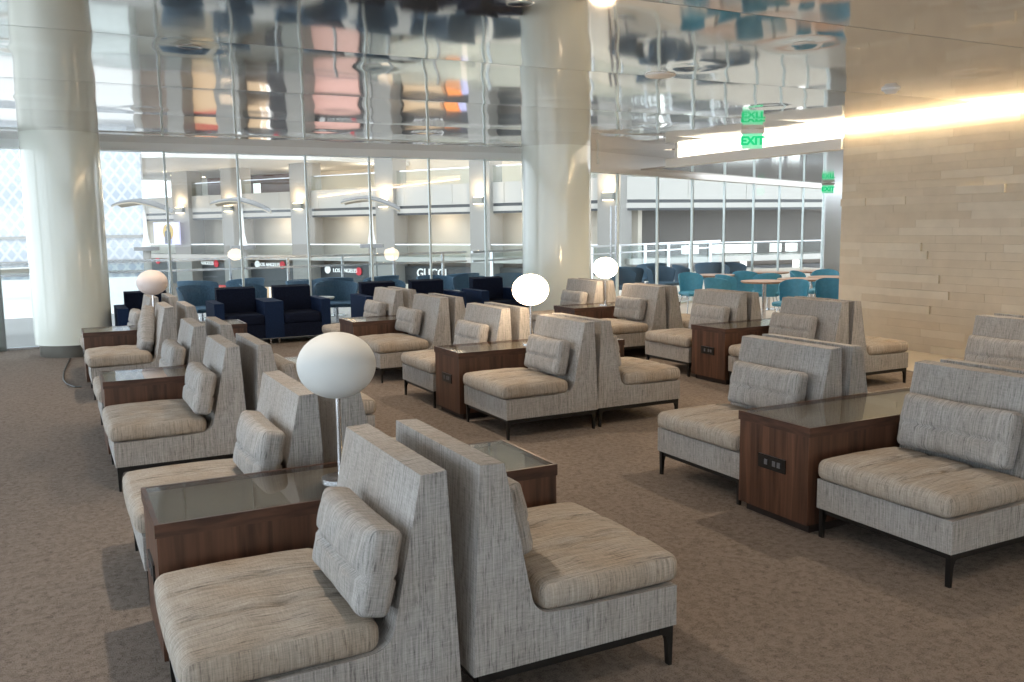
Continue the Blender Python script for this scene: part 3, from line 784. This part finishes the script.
# ------------------------------------------------------------------ the hall beyond: far facades
bm = bmesh.new(); box(bm, -90, 130, 13, 140, -6.4, -6.2); struct('floor.003', bm, M['ground'])
def facade(pa, pb, label, pillars, far, bays, texts, mid, upper, extra=None):
    A, B = at(*pa), at(*pb); L = (B-A).length; rz = math.atan2(B.y-A.y, B.x-A.x)
    d = (B-A).normalized()
    def s_at(px):
        r = at(px, 1.); k = (A.x*d.y-A.y*d.x)/(r.x*d.y-r.y*d.x); return (r*k-A).dot(d)
    t = thing('shopping_gallery', label, 'building', (A.x, A.y, 0), rz)
    bm = bmesh.new(); box(bm, 0, L, 0, 6, 2.30, 2.52); link_mesh('upper_slab', bm, M['parapet'], t)
    bm = bmesh.new(); box(bm, 0, L, .05, .15, 2.20, 2.31); box(bm, 0, L, .05, .15, 2.52, 2.66); link_mesh('shadow_gap', bm, M['dark'], t)
    bm = bmesh.new()
    n = max(1, int(L/2.8))
    for i in range(n): box(bm, L*i/n+.01, L*(i+1)/n-.01, 0, .12, 2.66, 3.62)
    link_mesh('parapet', bm, M['parapet'], t)
    bm = bmesh.new(); box(bm, 0, L, .05, .07, 3.62, 4.35); link_mesh('glass_rail', bm, M['rail_glass'], t)
    bm = bmesh.new(); box(bm, 0, L, .03, .09, 4.34, 4.39); link_mesh('handrail', bm, M['chrome'], t)
    bm = bmesh.new(); box(bm, 0, L, 6, 6.3, 2.5, 9); link_mesh('upper_wall', bm, upper, t)
    bm = bmesh.new(); box(bm, 0, L, 1.6, 2, .15, 2.25); link_mesh('middle_wall', bm, mid, t)
    bm = bmesh.new(); box(bm, 0, L, -.3, 6, -.1, .15); link_mesh('middle_slab', bm, M['parapet'], t)
    bm = bmesh.new(); box(bm, 0, L, -.2, -.18, .15, .75); link_mesh('middle_glass_rail', bm, M['rail_glass'], t)
    bm = bmesh.new(); box(bm, 0, L, -.22, -.16, .73, .78); link_mesh('middle_handrail', bm, M['chrome'], t)
    bm = bmesh.new(); box(bm, 0, L, .8, 1.0, -6.2, -.1); link_mesh('shopfront_wall', bm, M['shopfront'], t)
    bm = bmesh.new(); box(bm, 0, L, .5, .8, -1.7, -.35); link_mesh('shop_fascia', bm, M['dark'], t)
    for px, w in pillars:
        s = s_at(px+7)
        bm = bmesh.new(); box(bm, s, s+w, -.25, .8, -6.2, 9); bevel(bm, .03, 1); link_mesh('pillar', bm, M['pillar'], t)
        f = bmesh.new(); box(f, s+w*.25, s+w*.75, -.45, -.25, 2.65, 2.95); c = link_mesh('wall_sconce', f, M['frame_grey'], t)
        f = bmesh.new(); box(f, s+w*.3, s+w*.7, -.42, -.27, 2.95, 2.97); box(f, s+w*.3, s+w*.7, -.42, -.27, 2.63, 2.65); link_mesh('bulb', f, M['lamp_warm'], c)
        la = bpy.data.lights.new('sconce_glow', 'POINT'); la.energy = 30; la.color = (1, .75, .48); la.shadow_soft_size = .1
        lo = bpy.data.objects.new('sconce_glow', la); C.objects.link(lo); lo.parent = t; lo.location = (s+w*.5, -.62, 3.35)
    for (p0, p1, z0, z1, m, nm) in bays:
        s0, s1 = s_at(p0), s_at(p1); bm = bmesh.new(); box(bm, s0, s1, .55, .75, z0, z1); link_mesh(nm, bm, m, t)
    for (px, z, txt, size, m) in texts:
        sign_text('lettering', txt, size, (s_at(px), .44, z), 0, m, t, size*.008)
    if extra: extra(t, s_at)
    return t
shop_red = emis('red_poster', (.5, .06, .06), .4); shop_pink = emis('pink_display', (.62, .36, .31), .4)
shop_orange = emis('orange_display', (.85, .26, .06), .55); shop_warm = emis('warm_display', (.60, .42, .26), .35)
shop_lilac = emis('lilac_screen', (.42, .42, .68), .6); shop_dark = plain('dark_glass', (.03, .03, .035), .1)
lit_white = emis('white_display', (.95, .93, .90), .9)
def disc(bm, x, z, y, r, n=24, dy=.03):
    v = [(x+r*math.cos(2*PI*i/n), z+r*math.sin(2*PI*i/n)) for i in range(n)]; prism(bm, v, y-dy, y)
def extras(t, s_at):
    for px, z, r, m in ((323, -.62, .21, 'sign_white'), (354, -.68, .21, 'sign_red'), (253, -.4, .21, 'sign_white'), (278, -.42, .21, 'sign_red'), (189, -.4, .21, 'sign_white'), (212, -.42, .21, 'sign_red'), (154, -.3, .21, 'sign_red')):
        bm = bmesh.new(); disc(bm, s_at(px), z, .46, r); link_mesh('sign_disc', bm, M[m], t, 40)
    # poster with a suited figure on a yellow disc
    s0, s1 = s_at(168), s_at(193)
    bm = bmesh.new(); box(bm, s0, s1, -.70, -.6, .75, 2.1); po = link_mesh('poster', bm, shop_lilac, t)
    c = (s0+s1)/2+.2
    bm = bmesh.new(); disc(bm, c, 1.5, -.70, .5); link_mesh('yellow_disc', bm, plain('poster_yellow', (.65, .45, .12), .6), po)
    bm = bmesh.new(); disc(bm, c, 1.75, -.74, .11); prism(bm, [(c-.3, .8), (c-.26, 1.5), (c-.1, 1.62), (c+.1, 1.62), (c+.26, 1.5), (c+.3, .8)], -.77, -.74); link_mesh('figure', bm, shop_dark, po)
    # soffit over the gallery with small downlights
    L = 200
    bm = bmesh.new(); prism(bm, [(0, -16), (s_at(290), -7), (s_at(340), -.3), (s_at(340), 6.0), (0, 6.0)], 5.1, 5.3, 'z'); link_mesh('gallery_soffit', bm, M['soffit'], t)
    for k in range(5):
        for q in range(2):
            bm = bmesh.new(); lathe(bm, [(0, 5.07), (.10, 5.07), (.10, 5.11), (0, 5.11)], s_at(190+q*-26)-k*.3, -6+k*2.6, 12); link_mesh('soffit_light', bm, M['lamp_warm'], t)
    bm = bmesh.new(); box(bm, s_at(200), s_at(206), 4.5, 4.6, 2.6, 4.5); link_mesh('bright_window', bm, lit_white, t)
    bm = bmesh.new(); box(bm, s_at(140), s_at(232), 5.7, 5.95, 2.5, 5.1); link_mesh('brown_panel', bm, M['brown'], t)
    for px in (270, 340, 430, 520):  # fill lights added to brighten the gallery recesses, no fixtures behind them
        for z, y, e in ((4.6, 3.0, 110), (1.9, .7, 22)):
            la = bpy.data.lights.new('gallery_fill', 'POINT'); la.energy = e; la.color = (1, .84, .66); la.shadow_soft_size = .2
            lo = bpy.data.objects.new('gallery_fill', la); C.objects.link(lo); lo.parent = t; lo.location = (s_at(px), y, z)
facade((100, 60), (622, 38.2), 'pale shopping gallery across the hall with pillars, sconces and GUCCI sign', [(175, 1.5), (223, 1.4), (291, 1.35), (375, 1.2), (468, 1.15), (594, 1.1)], None,
       [(178, 223, -6, -1.8, shop_warm, 'shop_window'), (178, 222, -2.4, -1.7, shop_red, 'shop_window'), (250, 268, -3.4, -1.7, shop_warm, 'shop_window'), (262, 271, -2.9, -1.1, lit_white, 'shop_window'),
        (271, 288, -6, -1.8, shop_dark, 'shop_window'),
        (299, 309, -5.8, -1.9, shop_red, 'shop_window'), (309, 358, -5.8, -1.9, shop_pink, 'shop_window'), (359, 373, -5.8, -1.9, shop_dark, 'shop_window'),
        (386, 402, -5.8, -1.9, shop_dark, 'shop_window'), (402, 440, -4.5, -1.9, shop_warm, 'shop_window'), (444, 457, -4.8, -1.7, shop_orange, 'shop_window'), (458, 466, -5.6, -1.9, shop_lilac, 'shop_window'),
        (480, 592, -5.6, -1.9, shop_dark, 'shop_window'), (500, 560, -4.6, -2.6, shop_warm, 'shop_window')],
       [(340.5, -.66, 'LOS ANGELES', .29, M['sign_white']), (200, -.40, 'LOS ANGELES', .29, M['sign_white']), (265, -.42, 'LOS ANGELES', .29, M['sign_white']), (427, -.70, 'GUCCI', .62, M['sign_white'])],
       M['beige'], M['beige'], extras)
def extras2(t, s_at):
    for i, (a, b) in enumerate(((622, 632), (642, 652), (700, 714), (731, 741), (744, 757), (759, 773), (790, 798), (806, 814))):
        bm = bmesh.new(); box(bm, s_at(a), s_at(b), 1.2, 1.5, .22, .62); link_mesh('clerestory_window', bm, lit_white, t)
    for px in (654, 737, 789):
        bm = bmesh.new(); box(bm, s_at(px-2), s_at(px+2), -.6, -.4, -1.1, -.1); link_mesh('lit_pylon', bm, lit_white, t)
facade((627, 38.4), (900, 44), 'grey-blinded shopping gallery across the hall right of the cream column', [], None,
       [(640, 667, -5.6, -2.2, shop_orange, 'shop_window'), (670, 700, -4.6, -2.2, shop_warm, 'shop_window'), (705, 740, -5.6, -2, shop_dark, 'shop_window'), (745, 800, -4.6, -2, shop_warm, 'shop_window')],
       [(652, -1.0, 'HERMES', .6, M['sign_white']), (730, -1.05, 'GUCCI', .6, M['sign_white'])], M['blind'], M['beige'], extras2)
# unseen hall roof added to cut outside daylight, open skylight slots between deep beams
bm = bmesh.new()
for k in range(9): box(bm, -12, 90, 15.5+k*5.6, 15.5+k*5.6+3.3, 12.5, 12.9)
struct('ceiling.003', bm, M['soffit'])
# lattice-skinned light tower
t = thing('lattice_tower', 'bright white tower with a diamond lattice skin beyond the left column', 'building', (*at(88, 33), 0), math.atan2(-math.sin(YAW), math.cos(YAW))+.3)
mt, nt, p = new_mat('lattice_skin'); N = nt.nodes.new; Lk = nt.links.new
tc = N('ShaderNodeTexCoord'); sp = N('ShaderNodeSeparateXYZ'); Lk(tc.outputs['Object'], sp.inputs[0])
def mth(op, a, b=None, v=None):
    n = N('ShaderNodeMath'); n.operation = op
    if hasattr(a, 'links'): Lk(a, n.inputs[0])
    else: n.inputs[0].default_value = a
    if b is not None: Lk(b, n.inputs[1])
    if v is not None: n.inputs[1].default_value = v
    return n.outputs[0]
zz = mth('MULTIPLY', sp.outputs['Z'], v=.75)
ta = mth('PINGPONG', mth('ADD', sp.outputs['X'], zz), v=.20); tb = mth('PINGPONG', mth('SUBTRACT', sp.outputs['X'], zz), v=.20)
mn = mth('MINIMUM', ta, tb); gtn = mth('GREATER_THAN', mn, v=.055)
nz = N('ShaderNodeTexNoise'); nz.inputs['Scale'].default_value = .9; Lk(tc.outputs['Object'], nz.inputs['Vector'])
fac = mth('MULTIPLY', gtn, nz.outputs['Fac'])
mx = N('ShaderNodeMix'); mx.data_type = 'RGBA'; Lk(fac, mx.inputs[0]); mx.inputs[6].default_value = (.52, .54, .56, 1); mx.inputs[7].default_value = (.27, .32, .39, 1)
Lk(mx.outputs[2], p.inputs['Base Color']); p.inputs['Roughness'].default_value = .5

bm = bmesh.new(); box(bm, -5.2, 2.1, 0, .6, -.1, 10); link_mesh('lattice_skin', bm, mt, t)
bm = bmesh.new(); box(bm, -5.3, 2.15, -.12, .6, -.75, -.1); box(bm, -5.25, 2.12, -.08, .6, -6.2, -.75); link_mesh('tower_base', bm, M['white'], t)
bm = bmesh.new()
for z in (1.35, .45, .05): box(bm, -5.3, 2.25, -.2, -.1, z, z+.10)
link_mesh('band', bm, M['pillar'], t)
# sail lamps standing in the hall
def sail(px0, w, label):
    p = at(px0, w)
    t = thing('sail_lamp', label, 'lamp', (p.x, p.y, 0), -YAW, 'sail-topped lamp posts in the hall')
    bm = bmesh.new(); tube(bm, [(0, 0, -6.2), (0, 0, 1.0)], .13, 12); link_mesh('post', bm, M['pillar'], t, 40)
    bm = bmesh.new(); lathe(bm, [(0, .92), (.42, .92), (.42, 1.05), (0, 1.05)], n=24); link_mesh('collar', bm, M['sail_top'], t, 40)
    bm = bmesh.new(); tube(bm, [(0, 0, 1.05), (0, 0, 1.5), (0, 0, 3.3)], [.15, .07, .03], 12); link_mesh('mast', bm, M['white'], t, 40)
    for s, m in ((0, M['sail']), (1, M['sail_top'])):
        bm = bmesh.new(); n = 14; rows = []
        for i in range(n+1):
            u = i/n; x = -.95+1.95*u; z = 2.5+.12*math.sin(min(1, u*2.2)*PI/2)-1.0*max(0, u-.42)**1.7 + s*.045
            hw = (.12+.62*math.sin(PI*min(1, .15+u*.9))**1.0)
            rows.append([bm.verts.new((x, -hw, z-.10)), bm.verts.new((x, 0, z)), bm.verts.new((x, hw, z-.10)), bm.verts.new((x, hw, z-.06)), bm.verts.new((x, 0, z+.04)), bm.verts.new((x, -hw, z-.06))])
        for a, b in zip(rows, rows[1:]):
            for k in range(6): bm.faces.new((a[k], a[(k+1) % 6], b[(k+1) % 6], b[k]))
        bm.faces.new(rows[0]); bm.faces.new(rows[-1][::-1])
        link_mesh('lower_sail' if s == 0 else 'upper_sail', bm, m, t, 40)
sail(150, 31, 'sail-topped lamp post in front of the lattice tower edge')
sail(246, 31, 'sail-topped lamp post above the joined navy armchairs')
sail(374, 31, 'sail-topped lamp post between the LOS ANGELES and GUCCI signs')

# ------------------------------------------------------------------ light
w = bpy.data.worlds.new('daylight'); bpy.context.scene.world = w; w.use_nodes = True
bg = w.node_tree.nodes['Background']; bg.inputs[0].default_value = (.84, .92, 1., 1); bg.inputs[1].default_value = 2.4
sc = bpy.context.scene
sc.view_settings.view_transform = 'Standard'; sc.view_settings.look = 'None'; sc.view_settings.gamma = 1
sc.view_settings.use_curve_mapping = False; sc.view_settings.exposure = .75
sc.cycles.use_denoising = True; sc.cycles.max_bounces = 10; sc.cycles.transparent_max_bounces = 16
sc.cycles.diffuse_bounces = 5; sc.cycles.glossy_bounces = 6; sc.cycles.caustics_reflective = True
sc.cycles.sample_clamp_indirect = 6
for i, (x, y) in enumerate([(2.34, 6.86), (4.81, 4.0), (.95, 4.0), (7.14, 5.13), (4.55, 7.92), (.97, 10.07), (6.87, 9.38), (3.23, 11.), (2.46, 1.5), (6., 1.), (8.75, 10.6), (8.75, 12.5), (10.6, 10.4), (11.5, 12.6), (13.5, 12.2), (12.8, 10.2)]):  # spots added to brighten the rooms; only some sit at a ceiling downlight
    la = bpy.data.lights.new('room_fill_spot', 'SPOT'); la.energy = 80 if y > 3.5 else 30; la.color = (1, .82, .63); la.spot_size = 2.4; la.spot_blend = 1.; la.shadow_soft_size = .04
    lo = bpy.data.objects.new('room_fill_spot', la); C.objects.link(lo); lo.location = (x, y, 2.80 if x < 9 else 2.5)
